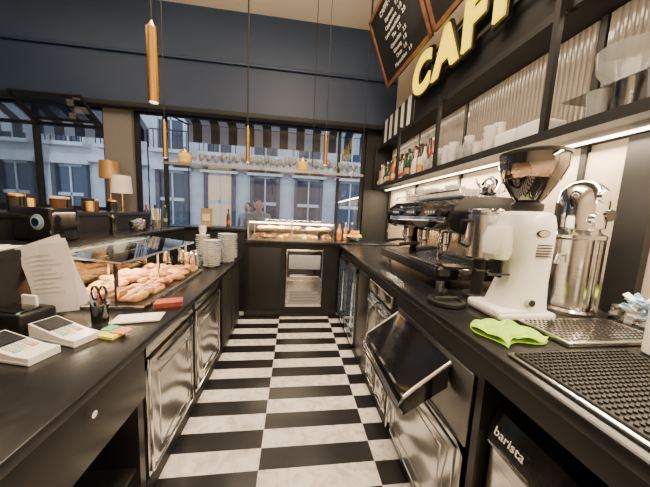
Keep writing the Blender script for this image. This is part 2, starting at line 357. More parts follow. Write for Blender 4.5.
d.box(.69,.785,.80,1.50,.02,.925,STEELD,.005); steeldoor(d,.686,.80,1.50,.06,.62,-1)
d.tube([(.668,.82,.08),(.668,.82,.60),(.668,1.48,.60),(.668,1.48,.08)],.008,CHROME)
d.tube([(.660,.90,.13),(.660,.90,.52),(.660,1.40,.52),(.660,1.40,.13),(.660,.90,.13)],.005,CHROME)
Y0,Y1=.93,1.47
d.hexa([(.686,Y0,.80),(.686,Y1,.80),(.485,Y1,.67),(.485,Y0,.67),(.686,Y0,.895),(.686,Y1,.895),(.485,Y1,.755),(.485,Y0,.755)],BLKG)
d.tube([(.686,Y0-.004,.895),(.54,Y0-.004,.79),(.487,Y0-.004,.745),(.470,Y0,.70),(.470,Y1,.70),(.487,Y1+.004,.745),(.54,Y1+.004,.79),(.686,Y1+.004,.895)],.008,STEEL)
d.tube([(.470,Y0,.675),(.470,Y1,.675)],.014,CHROME)
d.hexa([(.68,Y0-.007,.78),(.68,Y0,.78),(.49,Y0,.66),(.49,Y0-.007,.66),(.68,Y0-.007,.885),(.68,Y0,.885),(.49,Y0,.75),(.49,Y0-.007,.75)],BLKG)
d.done()
n=B('undercounter_dispenser')
n.box(.735,1.3,.16,.735,.072,.80,STEELD,.02); steeldoor(n,.725,.18,.72,.10,.72,-1)
n.hexa([(.715,.17,.735),(.715,.735,.735),(.735,.735,.735),(.735,.17,.735),(.745,.17,.84),(.745,.735,.84),(.79,.735,.84),(.79,.17,.84)],BLKG)
n.box(.79,1.3,.17,.735,.80,.84,BLKG,.006); n.tube([(.716,.18,.728),(.716,.72,.728)],.008,CHROME)
no=n.done()
tx=text('barista',.042,Mx.Translation((.7165,.65,.770))@Mx.Rotation(-math.pi/2,4,'Z')@Mx.Rotation(math.radians(73),4,'X')@Mx.Translation((0,0,.004)),WHITE,.001,name='label'); parent(tx,no)
# ------------------------------------------------------------ espresso machine
e=B('espresso_machine'); z=1.08
for x in (.92,1.42):
    for y in (1.42,2.28): e.cyl((x,y,z+.001),.025,.05,CHROME)
e.box(.86,1.48,1.36,2.34,z+.05,z+.13,BLKG,.015)
e.box(.845,.87,1.38,2.32,z+.055,z+.125,BLK,.008)
e.box(.87,1.18,1.42,2.28,z+.130,z+.138,STEEL)
for k in range(28): e.box(.88,1.17,1.43+k*.03,1.437+k*.03,z+.138,z+.146,CHROME)
e.box(1.20,1.46,1.40,2.30,z+.13,z+.36,STEELD)
e.box(1.19,1.20,1.42,2.28,z+.15,z+.33,STEEL)
pf=[(1.00,z+.335),(.93,z+.36),(.905,z+.42),(.93,z+.50),(1.0,z+.555),(1.46,z+.57),(1.48,z+.50),(1.48,z+.335)]
e.prism([(x,1.37,zz) for x,zz in pf],(0,.96,0),BLKG)
for y in (1.345,2.33):
    e.prism([(x+(.0 if x>1.2 else -.015),y,zz) for x,zz in pf],(0,.025,0),BLK)
    e.prism([(1.18,y,z+.10),(1.48,y,z+.10),(1.48,y,z+.34),(1.12,y,z+.34)],(0,.025,0),BLK)
e.box(.900,.912,1.42,2.28,z+.40,z+.435,CHROME,.003)
for k in range(3):
    y=1.58+k*.28
    e.cyl((1.02,y,z+.25),.045,.09,CHROME,bev=.01); e.cyl((1.02,y,z+.235),.036,.02,STEEL)
    e.cyl((1.02,y,z+.212),.035,.03,CHROME); e.tube([(.99,y,z+.225),(.93,y,z+.225),(.83,y,z+.21)],[.010,.013,.016],BLKM)
    e.tube([(1.01,y-.012,z+.21),(1.0,y-.02,z+.185)],.007,CHROME); e.tube([(1.01,y+.012,z+.21),(1.0,y+.02,z+.185)],.007,CHROME)
    e.box(.895,.91,y-.07,y+.07,z+.445,z+.485,SCREEN,.004)
    for q in range(4): e.cyl((.893,y-.05+q*.033,z+.465),.009,.01,LGREY,'x',seg=10)
for y in (1.43,2.27):
    e.tube([(.96,y,z+.37),(.90,y,z+.35),(.88,y,z+.28),(.89,y,z+.17)],.006,CHROME); e.cyl((.87,y,z+.46),.022,.04,BLKM,'x')
e.tube([(.97,1.39,z+.57),(.97,1.39,z+.60),(.97,2.31,z+.60),(.97,2.31,z+.57)],.006,CHROME)
for k in range(22): e.box(1.0+k*.02,1.008+k*.02,1.40,2.30,z+.566,z+.573,CHROME)
e.done()
def cup(b,x,y,z,m=PORC,s=1,handle=True):
    b.at((x,y,z),R(0,6),sc=s); b.openlathe((0,0,0),[(.001,.004),(.02,.004),(.022,0),(.032,.025),(.038,.055),(.036,.055),(.028,.02),(.001,.012)],m,14)
    if handle: b.tube([(.034,0,.045),(.052,0,.043),(.054,0,.028),(.032,0,.02)],.004,m,6)
    b.at()
def tumbler(b,x,y,z,r,h,m=GLJ): b.at(); b.openlathe((x,y,z),[(.001,.004),(r*.75,0),(r,h),(r*.92,h),(r*.68,.012),(.001,.012)],m,16)
cc=B('espresso_cup_group')
for k in range(12):
    for q in range(3):
        x=1.06+q*.10; y=1.54+k*.065
        if R(0,1)<.6: cup(cc,x,y,1.655,PORC,R(.9,1.15))
        else: tumbler(cc,x,y,1.655,.032,.10,GLS)
cc.done()
t=B('steel_teapot'); t.lathe((1.2,1.44,1.655),[(.035,0),(.06,.02),(.062,.06),(.04,.10),(.015,.115),(.001,.13)],CHROME); t.tube([(1.15,1.44,1.69),(1.11,1.44,1.73),(1.10,1.44,1.76)],[.012,.008,.006],CHROME); t.tube([(1.255,1.44,1.74),(1.30,1.44,1.74),(1.30,1.44,1.69),(1.26,1.44,1.68)],.006,BLKM); t.done()
# ------------------------------------------------------------ grinder
g=B('coffee_grinder'); gx,gy=1.02,1.01
g.box(gx-.15,gx+.13,gy-.10,gy+.10,1.082,1.115,WHITE,.012); g.box(gx-.155,gx+.0,gy-.095,gy+.095,1.09,1.128,WHITE,.012)
def ring(cx,cy,z,hx,hy,n=24,p=3.0):
    o=[]
    for k in range(n):
        a=2*math.pi*k/n; c_,s_=math.cos(a),math.sin(a); r_=(abs(c_)**p+abs(s_)**p)**(-1/p); o.append((cx+c_*r_*hx,cy+s_*r_*hy,z))
    return o
def loft(b,rings,m):
    n=len(rings[0]); co=[p for r in rings for p in r]; fs=[]
    for i in range(len(rings)-1):
        for k in range(n): fs.append((i*n+k,i*n+(k+1)%n,(i+1)*n+(k+1)%n,(i+1)*n+k))
    fs.append(tuple(range(n-1,-1,-1))); fs.append(tuple((len(rings)-1)*n+k for k in range(n))); b.mesh(co,fs,m)
loft(g,[ring(gx+.01,gy,1.11,.125,.09),ring(gx+.015,gy,1.15,.115,.085),ring(gx+.03,gy,1.24,.095,.078),ring(gx+.03,gy,1.34,.095,.08),ring(gx+.015,gy,1.41,.11,.085),ring(gx+.01,gy,1.49,.112,.088),ring(gx+.01,gy,1.535,.10,.082),ring(gx+.01,gy,1.55,.08,.07)],WHITE)
loft(g,[ring(gx-.10,gy,1.335,.03,.035),ring(gx-.11,gy,1.36,.05,.05),ring(gx-.11,gy,1.43,.055,.055),ring(gx-.10,gy,1.48,.045,.05)],WHITE)
g.tube([(gx-.06,gy-.03,1.27),(gx-.17,gy-.035,1.27),(gx-.175,gy-.04,1.28)],.005,BLKM);g.tube([(gx-.06,gy+.03,1.27),(gx-.17,gy+.035,1.27),(gx-.175,gy+.04,1.28)],.005,BLKM)
g.box(gx-.10,gx-.085,gy-.02,gy+.02,1.25,1.33,BLKM,.005)
for q in range(5): g.box(gx+.0,gx+.07,gy-.0885+.0005*q,gy-.083,1.36+q*.012,1.365+q*.012,BLKM)
g.lathe((gx+.01,gy,1.55),[(.055,0),(.06,.01),(.06,.035),(.05,.04)],BLKM)
g.openlathe((gx+.01,gy,1.59),[(.045,0),(.06,.02),(.105,.10),(.122,.15),(.122,.20)],GSM,28)
g.lathe((gx+.01,gy,1.592),[(.042,0),(.058,.02),(.098,.09),(.09,.10),(.02,.115),(.001,.118)],BEAN,24)
g.lathe((gx+.01,gy,1.79),[(.125,0),(.126,.012),(.10,.022),(.03,.028),(.001,.028)],BLKM,28)
go=g.done()
b=B('badge'); b.lathe((gx+.015,gy-.0925,1.46),[(.02,0),(.02,.004)],BLKM,24,'y',1.5,.8); b.lathe((gx+.015,gy-.0945,1.46),[(.017,0),(.017,.004)],CHROME,24,'y',1.5,.75)
b.lathe((gx-.0,gy-.096,1.16),[(.020,0),(.020,.02)],LGREY,20,'y'); b.lathe((gx-.0,gy-.100,1.16),[(.014,0),(.014,.005)],BLKM,20,'y')
bo=b.done(); parent(bo,go)
s=B('steel_coffee_canister'); s.cyl((1.02,1.24,1.082),.07,.02,BLKM,bev=.004); s.cyl((1.02,1.24,1.10),.03,.20,BLKM); s.cyl((1.02,1.24,1.30),.085,.24,STEEL,bev=.01,seg=28); s.cyl((1.02,1.24,1.54),.088,.025,CHROME,bev=.006,seg=28); s.tube([(.94,1.24,1.5),(.89,1.24,1.5),(.89,1.24,1.38),(.94,1.24,1.36)],.009,BLKM); s.done()
c=B('chrome_water_boiler'); cx,cy=1.35,1.04
c.lathe((cx,cy,1.082),[(.105,0),(.105,.015),(.092,.025),(.092,.35),(.102,.36),(.102,.375),(.085,.385),(.075,.40)],STEEL,32)
c.lathe((cx,cy,1.48),[(.075,0),(.09,.01),(.093,.12),(.085,.18),(.055,.215),(.02,.23),(.001,.235)],CHROME,32)
c.lathe((cx,cy,1.46),[(.07,0),(.07,.03)],BLKM,24)
for k,(dx,dz) in enumerate(((-.03,1.53),(.03,1.55),(-.01,1.63))): c.lathe((cx+dx,cy-.10,dz),[(.026,0),(.028,.006),(.028,.025)],BLKG if k==1 else CHROME,18,'y')
c.tube([(cx-.08,cy-.02,1.36),(cx-.13,cy-.04,1.36),(cx-.145,cy-.045,1.32)],.009,CHROME); c.tube([(cx-.075,cy-.02,1.46),(cx-.15,cy-.05,1.47)],[.008,.014],BLKM)
c.tube([(cx-.04,cy-.105,1.12),(cx-.04,cy-.105,1.44)],.007,CHROME); c.tube([(cx+.02,cy-.105,1.12),(cx+.02,cy-.105,1.44)],.012,CHROME); c.done()
k=B('knock_box'); k.at((.77,1.13,1.082)); k.lathe((0,0,0),[(.080,0),(.085,.006),(.085,.02),(.07,.024),(.065,.012),(.001,.012)],BLKM,28); k.tube([(-.06,0,.028),(.06,0,.028)],.008,RUB); k.tube([(.0,.04,.035),(.05,.08,.04)],.012,BLKM); k.done()
cl=B('cleaning_cloth'); n=22; co=[];fs=[]
for i_ in range(n+1):
    for j in range(n+1):
        u=i_/n;v=j/n; x=.71+.20*u+.018*math.sin(5*v+1); y=.73+.16*v+.02*math.sin(6*u)+.05*(u-.5)
        co.append((x,y,1.088+.010*abs(math.sin(9*u+3*v))+.008*abs(math.sin(7*v-4*u))))
for i_ in range(n):
    for j in range(n): a_=i_*(n+1)+j; fs.append((a_,a_+n+1,a_+n+2,a_+1))
cl.mesh(co,fs,GREEN); co2=[(x,y,1.083) for x,y,_ in co]; cl.mesh(co2,fs,GREEN); cl.done()
t=B('drip_tray'); t.box(.95,1.38,.70,.90,1.082,1.10,STEEL,.005)
for a_ in range(20):
    for b_ in range(9): t.box(.965+a_*.02,.973+a_*.02,.715+b_*.02,.725+b_*.02,1.1005,1.102,BLKM)
t.done()
t=B('bar_mat'); t.box(.685,1.12,.18,.67,1.082,1.090,STEEL,.003); t.box(.70,1.11,.20,.66,1.090,1.096,RUB,.002)
for a_ in range(26):
    for b_ in range(29): t.cyl((.712+a_*.0155,.212+b_*.0155,1.096),.0045,.005,RUB,seg=6)
t.done()
g=B('sachet_holder'); gl=(1.50,.84,1.082); g.at(gl)
g.box(-.09,.09,-.07,.07,0,.006,GLJ); g.box(-.09,.09,-.07,-.066,0,.08,GLJ); g.box(-.09,.09,.066,.07,0,.08,GLJ); g.box(-.09,-.086,-.07,.07,0,.08,GLJ); g.box(.086,.09,-.07,.07,0,.08,GLJ)
for q in range(44): g.at((gl[0]+R(-.055,.055),gl[1]+R(-.045,.045),1.115+R(0,.08)),R(0,3),R(-.7,.7),R(-1.2,1.2)); g.box(-.03,.03,-.012,.012,-.002,.002,random.choice([WHITE,BLUEP,PAPER,BLUEP,WHITE,WHITE]))
g.at(); g.done()
s=B('sugar_dispenser'); s.cyl((1.22,.635,1.082),.042,.17,PORC,bev=.006,seg=28); s.lathe((1.22,.635,1.252),[(.042,0),(.042,.02),(.025,.04),(.008,.06)],CHROME,28); s.done()
# ------------------------------------------------------------ right shelves
sh=B('bar_shelving'); X0=1.30; XU=1.38
sh.box(X0,1.615,-.9,4.15,1.94,1.98,BLKM); sh.box(XU,1.615,-.9,4.15,2.60,2.64,BLKM)
for y in (.15,1.24,2.30,3.20,4.12): sh.box(X0+.0,X0+.03,y,y+.03,1.98,2.60,BLKM); sh.box(X0,XU+.02,y,y+.03,2.60,2.64,BLKM); sh.box(1.585,1.613,y,y+.03,1.085,2.60,BLKM)
sh.box(X0-.012,X0,-.9,4.15,1.935,1.985,BLKM);sh.box(XU-.012,XU,-.9,4.15,2.595,2.645,BLKM)
sh.box(1.50,1.53,-.8,4.1,1.932,1.94,LED)
for (y0,y1) in ((-.8,.14),(.19,1.23),(1.28,2.29),(2.34,3.19),(3.24,4.11)):
    sh.box(1.59,1.60,y0,y1,1.985,2.595,RIB)
    k=y0+.012
    while k<y1-.01: sh.lathe((1.59,k,1.99),[(.010,0),(.010,.60)],RIB,8); k+=.030
sh.done()
B('trim_3').box(1.600,1.618,-.9,3.44,1.085,1.90,SPLASH).done()
B('trim_4').box(1.56,1.598,.93,1.05,1.085,1.93,BLKM).done()
sg=B('cafe_sign'); sg.box(1.385,1.40,.85,3.0,2.645,3.16,BLKM,.004)
for y in (.95,2.0,2.9): sg.box(1.33,1.39,y,y+.02,2.86,2.88,BLKM); sg.box(1.33,1.39,y,y+.02,3.12,3.14,BLKM)
sg.box(1.325,1.333,1.0,2.95,2.855,2.885,BLKM); sg.box(1.325,1.333,1.0,2.95,3.115,3.145,BLKM); sgo=sg.done()
for ch,y in (('C',2.70),('A',2.27),('F',1.92),('F',1.60),('E',1.28)):
    for (sx,m,off,ext) in ((1.312,BLKM,.045,.014),(1.292,YEL,.022,.012)):
        mw=Mx.Translation((sx,y,2.84))@Mx.Rotation(-math.pi/2,4,'Z')@Mx.Rotation(math.pi/2,4,'X')
        tt=text(ch,.50,mw,m,ext,off,'letter'); parent(tt,sgo)
p=B('striped_panel'); p.box(1.385,1.40,3.05,4.1,2.645,3.0,STRY); p.done()
mb=B('menu_blackboard')
def boardpt(u,v,o=0):
    b0=V((1.19,3.38,3.18)); b1=V((1.30,1.35,3.22)); up=V((-.30,0,.74)); nrm=(b1-b0).cross(up).normalized()
    if nrm.x>0: nrm=-nrm
    return b0+(b1-b0)*u+up*v+nrm*o
def bq(b,u0,u1,v0,v1,o0,o1,m): b.hexa([boardpt(u0,v0,o0),boardpt(u1,v0,o0),boardpt(u1,v1,o0),boardpt(u0,v1,o0),boardpt(u0,v0,o1),boardpt(u1,v0,o1),boardpt(u1,v1,o1),boardpt(u0,v1,o1)],m)
for (a0,a1) in ((0,.48),(.50,1.0)):
    bq(mb,a0,a1,0,1,0,.02,BLKM)
    bq(mb,a0,a0+.015,0,1,.02,.035,WOOD);bq(mb,a1-.015,a1,0,1,.02,.035,WOOD);bq(mb,a0,a1,0,.045,.02,.035,WOOD);bq(mb,a0,a1,.955,1,.02,.035,WOOD)
mb.tube([boardpt(.02,1,.0),(.89,3.35,4.39)],.006,BLKM); mb.tube([boardpt(.98,1,.0),(1.0,1.4,4.39)],.006,BLKM)
mbo=mb.done()
uu=(boardpt(1,0)-boardpt(0,0)).normalized(); vv=(boardpt(0,1)-boardpt(0,0)).normalized(); ww=uu.cross(vv)
def btext(body,u,v,size):
    o=boardpt(u,v,.024); mw=Mx(((uu.x,vv.x,ww.x,o.x),(uu.y,vv.y,ww.y,o.y),(uu.z,vv.z,ww.z,o.z),(0,0,0,1))); t_=text(body,size,mw,PAPER,.0008,name='chalk_text'); parent(t_,mbo)
btext('CAFFETTERIA',.24,.83,.075)
for q,tx_ in enumerate(['Espresso   1.3','Cappuccino   1.8','Latte macchiato   2.0','The   2.5','Cioccolata   3.5','Ginseng   1.8','Orzo   1.6','Marocchino   1.9']): btext(tx_,.24,.71-q*.085,.055)
btext('COCKTAIL',.75,.83,.075)
for q,tx_ in enumerate(['Spritz   6.0','Negroni   7.0','Americano  7.0','Prosecco  5.0','Birra   4.5','Gin tonic  8.0','Mojito   8.0','Calice vino   5.0']): btext(tx_,.75,.71-q*.085,.055)
PB=[[(.034,0),(.036,.01),(.036,.19),(.028,.22),(.013,.25),(.013,.30)],[(.04,0),(.042,.01),(.042,.14),(.03,.18),(.015,.20),(.015,.26)],[(.03,0),(.03,.22),(.014,.27),(.012,.32)]]
def bottle(b,x,y,z,cols=BOTC,s=1):
    p=random.choice(PB); m=random.choice(cols); p=[(r*s,h*s) for r,h in p]
    b.lathe((x,y,z),p,m,14); r=p[1][0]; hh=p[-1][1]; b.cyl((x,y,z+hh),p[-1][0]*1.15,.025,random.choice([BLKM,BRASS,BLKM,LAB[0]]),seg=10)
    b.openlathe((x,y,z),[(r*1.03,.05*s),(r*1.03,.11*s)],random.choice(LAB),14)
bt=B('liquor_bottle_row'); y=2.74
while y<4.08:
    bottle(bt,1.37,y,1.981,s=R(.75,1.1)); bottle(bt,1.45,y+.04,1.981,s=R(.95,1.2)); bottle(bt,1.53,y,1.981,s=R(1.1,1.35)); y+=.088
bt.done()
bt=B('syrup_bottle_group')
for q in range(4): bottle(bt,.72+q*.10,3.90+R(-.05,.05),1.101,[BOTC[5],BOTC[1],BOTC[0],BOTC[4]],s=R(.8,1.1))
bt.done()
fb=B('citrus_fruit_bowl'); fx,fy=.92,3.70
fb.openlathe((fx,fy,1.101),[(.001,.004),(.06,0),(.12,.05),(.135,.08),(.13,.08),(.11,.05),(.05,.01),(.001,.01)],CHROME,24)
for q in range(7): a_=q*.9; fb.ball((fx+.075*math.cos(a_),fy+.075*math.sin(a_),1.18),.037,ORF if q%2 else LEM,(1,1,.95))
for q in range(3): a_=q*2.1; fb.ball((fx+.035*math.cos(a_),fy+.035*math.sin(a_),1.235),.037,LEM if q%2 else ORF,(1,1,.95))
fb.done()
cs=B('stacked_cup_row'); y=1.72
while y<2.58:
    if R(0,1)<.6:
        for q in range(random.choice([2,3,4])): cup(cs,1.38,y,1.981+q*.042,PORC,1.2,handle=False)
    else: tumbler(cs,1.38,y,1.981,.04,.14,GLS)
    for q in range(random.choice([3,4,5])): cup(cs,1.48,y+.04,1.981+q*.042,PORC,1.2,handle=False)
    y+=.105
cs.done()
bx=B('napkin_box')
for q in range(2): bx.box(1.35,1.52,1.31+q*.17,1.47+q*.17,1.981,2.09,WHITE,.01); bx.box(1.40,1.47,1.33+q*.17,1.45+q*.17,2.09,2.10,PAPER)
bx.done()
ct=B('coffee_tin_group')
for q in range(2): ct.cyl((1.345,2.655,1.981+q*.09),.033,.085,[ORA,LAB[0]][q],bev=.004)
ct.done()
gr=B('drinking_glass_group')
for q in range(9):
    for r_ in range(2): tumbler(gr,1.37+r_*.11,.22+q*.105,1.982,.043,.13,GLS if (q+r_)%2==0 else GLJ)
for q in range(5): tumbler(gr,1.42,.28+q*.11,2.12,.04,.12,GLS)
gr.box(1.34,1.55,.19,1.2,2.113,2.118,GL); gr.done()
gj=B('glass_mixing_bowl'); gj.openlathe((1.43,1.02,2.12),[(.001,0),(.04,0),(.05,.01),(.09,.08),(.10,.16),(.096,.16),(.085,.08),(.045,.015),(.001,.012)],GLS,24); gj.done()
# ------------------------------------------------------------ left counter
c=B('service_counter')
c.box(-1.36,-.645,-.9,3.30,.86,.90,BLKT,.006)
c.box(-1.36,-.70,2.48,3.30,0,.86,BLK); c.box(-.70,-.675,2.50,2.86,.1,.84,BLKM,.004); c.box(-.70,-.675,2.89,3.27,.1,.84,BLKM,.004)
c.box(-1.36,-.72,1.21,2.48,0,.86,BLKM)
c.box(-.70,-.672,.40,1.19,.60,.858,BLK,.004); c.box(-.70,-.672,-.6,.38,.60,.858,BLK,.004); c.box(-1.36,-.70,-.9,1.21,.58,.60,BLKM); c.box(-1.36,-.70,1.17,1.21,0,.60,BLK); c.box(-1.36,-.70,-.9,-.86,0,.60,BLK); c.box(-1.36,-1.33,-.86,1.17,0,.60,BLKM)
c.box(-1.33,-.72,-.86,1.17,.22,.24,BLKM); c.box(-1.30,-.85,.5,1.0,.242,.42,GREY,.01)
c.cyl((-.670,.86,.79),.007,.015,CHROME,'x'); c.cyl((-.657,.86,.79),.012,.008,CHROME,'x')
c.done()
s=B('undercounter_steel_fridge')
for y0,y1 in ((1.24,1.80),(1.86,2.45)):
    steeldoor(s,-.700,y0,y1,.10,.74,1); s.box(-.715,-.688,y0,y1,.765,.85,STEEL,.006); s.tube([(-.668,y0+.06,.72),(-.668,y1-.06,.72)],.010,CHROME)
    s.tube([(-.690,y0+.02,.12),(-.690,y0+.02,.74),(-.690,y1-.02,.74),(-.690,y1-.02,.12),(-.690,y0+.02,.12)],.008,CHROME)
    s.tube([(-.688,y0+.10,.20),(-.688,y0+.10,.62),(-.688,y1-.10,.62),(-.688,y1-.10,.20),(-.688,y0+.10,.20)],.005,CHROME)
s.box(-.715,-.70,1.22,2.47,.0,.09,BLKM); s.done()
l=B('customer_bar_ledge'); l.box(-1.75,-1.37,-.9,3.35,0,1.21,BLK); l.box(-1.76,-1.365,-.9,3.38,1.21,1.25,BLKT,.005); l.box(-2.15,-1.77,-.9,3.35,0,1.38,BLKM); l.box(-2.2,-1.765,-.9,3.38,1.38,1.42,BLKT,.005); l.done()
p=B('pastry_display_case'); PY=1.50
p.box(-1.345,-.84,PY,2.45,.902,.925,STEEL,.004)
for y in (PY,1.95,2.42): p.box(-1.34,-1.325,y,y+.02,.925,1.22,CHROME); p.box(-.99,-.978,y,y+.02,.925,1.17,CHROME)
p.hexa([(-1.345,PY-.02,1.22),(-1.345,2.48,1.22),(-.94,2.48,1.17),(-.94,PY-.02,1.17),(-1.345,PY-.02,1.23),(-1.345,2.48,1.23),(-.94,2.48,1.18),(-.94,PY-.02,1.18)],GLT)
p.box(-1.34,-1.334,PY+.02,2.43,.93,1.21,GL); p.box(-1.33,-1.30,PY+.04,2.40,1.205,1.213,LED); p.tube([(-.935,PY-.02,1.175),(-.935,2.48,1.175)],.009,STEEL); p.tube([(-1.345,PY-.02,1.225),(-.935,PY-.02,1.175)],.006,CHROME)
for k in range(6):
    y0=PY+.03+k*.152
    for (x0,x1) in ((-1.31,-1.09),(-1.08,-.86)):
        p.box(x0,x1,y0,y0+.14,.926,.934,STEELD,.002)
        kind=(k*3+(x0>-1.2)*1)%4
        if kind==0:
            for a_ in range(2):
                for b_ in range(2):
                    xx=x0+.006+a_*.105; yy=y0+.006+b_*.066; p.box(xx,xx+.098,yy,yy+.060,.935,.965,CRO3,.010); p.box(xx+.006,xx+.092,yy+.006,yy+.054,.963,.970,random.choice([TOM,TOM,CRO2]),.002)
        else:
            base=1.45 if kind==1 else (-.2 if kind==2 else .8)
            for q in range(12):
                m=random.choice([CRO,CRO,CRO2,CRO3]); xx=x0+.035+(q%4)*.05; yy=y0+.03+(q//4)*.04
                if kind==3: bun(p,xx,yy,.935+R(0,.025),R(.60,.78),m)
                else: croissant(p,xx,yy,.935+R(0,.03),R(.68,.9),base+R(-.25,.25),m)
p.done()
n=B('red_napkin_stack')
for q in range(5): n.at((-.745,1.58,.902+q*.006),.35+R(-.1,.1)); n.box(-.07,.075,-.045,.045,0,.005,REDN)
n.at(); n.done()
n=B('order_pad'); n.at((-.80,1.38,.902),.2); n.box(-.11,.11,-.055,.055,0,.008,CREAM,.002); n.box(-.10,.08,-.05,.05,.008,.010,PAPER); n.at(); n.done()
n=B('sticky_note_pad'); n.at((-.80,1.19,.902),-.3); n.box(-.075,.03,-.03,.035,0,.012,YNOTE); n.box(-.02,.05,.0,.05,.013,.018,ONOTE); n.box(-.08,-.03,.01,.06,.013,.018,GNOTE);n.at(); n.done()
def terminal(name,x,y,rz,s=1):
    t=B(name); t.at((x,y,.902),rz,sc=s)
    t.prism([(-.13,-.05,0),(.13,-.05,0),(.13,-.05,.028),(.06,-.05,.03),(-.13,-.05,.065)],(0,.10,0),WHITE)
    M0=t.M.copy(); ang=math.atan2(.035,.19)
    t.M=M0@Mx.Translation((-.13,0,.0655))@Mx.Rotation(ang,4,'Y')
    t.box(.01,.115,-.043,.043,0,.003,BLKG); t.box(.018,.105,-.036,.036,.003,.0038,SCREEN)
    for a_ in range(4):
        for b_ in range(3): t.box(.122+a_*.017,.134+a_*.017,-.036+b_*.026,-.016+b_*.026,-.0005,.004,[LGREY,LGREY,LGREY,[GNOTE,YNOTE,ONOTE][b_]][a_],.001)
    t.M=M0; t.box(-.128,.128,-.052,.052,-.0005,.012,LGREY,.003); t.at(); return t.done()
terminal('payment_terminal',-1.05,1.05,-.25); terminal('payment_terminal',-.99,1.185,-.35,1.0)
r=B('receipt_printer'); r.at((-1.245,1.28,.902),-.25); r.box(-.10,.10,-.07,.07,0,.10,BLK,.012); r.box(-.08,.08,-.06,.03,.10,.108,BLKG,.006); r.box(-.04,.04,.03,.04,.098,.15,PAPER); r.cyl((.08,-.06,.10),.006,.004,GNOTE); r.at(); r.done()
pp=B('paper_stack')
for q,(x,y,rz,rx,ry,z0) in enumerate([(-1.215,1.415,-.10,-5,-8,.925),(-1.19,1.425,.02,-5,-15,.938),(-1.18,1.435,-.04,-5,-22,.955)]):
    pp.M=Mx.Translation((x,y,z0))@Mx.Rotation(rz,4,'Z')@Mx.Rotation(math.radians(rx),4,'X')@Mx.Rotation(math.radians(ry),4,'Y')
    n=6; co=[];fs=[]
    for a_ in range(n+1):
        for b_ in range(n+1):
            u=a_/n-.5; v=b_/n; co.append((u*.23,-.02*(v*v)+.02*u*u,v*.36))
    for a_ in range(n):
        for b_ in range(n): i_=a_*(n+1)+b_; fs.append((i_,i_+n+1,i_+n+2,i_+1))
    pp.mesh(co,fs,PAPER)
    pp.mesh([(a_,b_-.0025,c_) for a_,b_,c_ in co],fs,PAPER)
    for k in range(9): pp.box(-.085,.02+.05*((k*7)%3)/2,-.0085-.02*((.30-k*.024)/.36)**2+.004,-.0035-.02*((.30-k*.024)/.36)**2,.30-k*.024,.3035-k*.024,LGREY)
pp.at(); pp.done()
p2=B('paper_sheet'); p2.at((-1.56,1.40,1.252),.3); p2.box(-.15,.15,-.10,.10,0,.004,PAPER); p2.at((-1.55,1.38,1.257),.6); p2.box(-.12,.12,-.10,.10,0,.003,PAPER); p2.at(); p2.done()
sc=B('pen_cup'); sc.at((-.97,1.36,.903)); sc.openlathe((0,0,0),[(.001,.003),(.035,0),(.038,.09),(.035,.09),(.001,.008)],BLKG,18)
for q in range(5): a_=q*1.3; sc.tube([(.015*math.cos(a_),.015*math.sin(a_),.01),(.035*math.cos(a_),.035*math.sin(a_),.15)],.004,random.choice([BLKG,BLUEP,LAB[1]]),6)
for sx in (-1,1): sc.tube([(sx*.018+math.cos(a_/10*6.283)*.018,0,.145+math.sin(a_/10*6.283)*.036) for a_ in range(11)],.006,BLKG)
sc.at(); sc.done()
def plate(b,x,y,z,r): b.openlathe((x,y,z),[(.001,0),(r*.45,0),(r*.5,.008),(r*.99,.019),(r,.0215),(r*.5,.0125),(.001,.012)],PORC,28)
for (x,y,r_,n_,cp) in ((-.83,2.68,.085,12,0),(-.75,2.92,.090,14,0),(-1.0,2.92,.075,13,1),(-.76,3.15,.085,13,0)):
    pl=B('plate_stack')
    for q in range(n_): plate(pl,x+R(-.003,.003),y+R(-.003,.003),.902+q*.0235,r_*R(.97,1.0))
    if cp:
        for q in range(2): cup(pl,x,y,.902+n_*.0235+.004+q*.035,PORC,1.1)
    pl.done()
m=B('steel_milk_pitcher_group')
for (x,y) in ((-1.02,2.60),(-1.13,2.70),(-1.02,2.73),(-1.25,2.62),(-1.2,2.82),(-.95,2.53)):
    m.openlathe((x,y,.902),[(.001,.002),(.045,0),(.047,.08),(.036,.14),(.038,.155),(.034,.14),(.001,.02)],CHROME,18); m.tube([(x+.04,y-.02,1.02),(x+.075,y-.03,1.01),(x+.07,y-.03,.955),(x+.045,y-.02,.95)],.005,CHROME)
m.done()
sp=B('bluetooth_speaker'); sp.at((-1.56,1.80,1.252),-.25); sp.box(-.15,.15,-.08,.08,0,.21,BLKG,.02); sp.lathe((.05,-.084,.12),[(.045,0),(.048,.004),(.048,.012)],GREY,24,'y'); sp.lathe((.05,-.090,.12),[(.032,0),(.032,.006)],BLUEP,24,'y');sp.lathe((.05,-.093,.12),[(.025,0),(.025,.006)],BLKG,24,'y'); sp.at(); sp.done()
j=B('candle_jar_row')
for q in range(7):
    x=-1.86-.07*(q%2); y=1.95+q*.15
    j.cyl((x,y,1.422),.045,.10,[BLKG,BRASS,BOTC[1]][q%3],bev=.005); j.cyl((x,y,1.522),.046,.02,[BRASS,BLKM,LAB[0]][q%3],bev=.003)
j.done()
s=B('straw_holder'); s.at((-1.5,2.98,1.252)); s.openlathe((0,0,0),[(.001,.003),(.045,0),(.05,.10),(.047,.10),(.001,.01)],GLJ,16)
for q in range(22): a_=R(0,6.28); r_=R(.01,.035); s.tube([(r_*math.cos(a_),r_*math.sin(a_),.01),(r_*1.6*math.cos(a_),r_*1.6*math.sin(a_),.22)],.003,random.choice([PAPER,BLKM,LAB[1],YNOTE]),5)
s.at(); s.done()
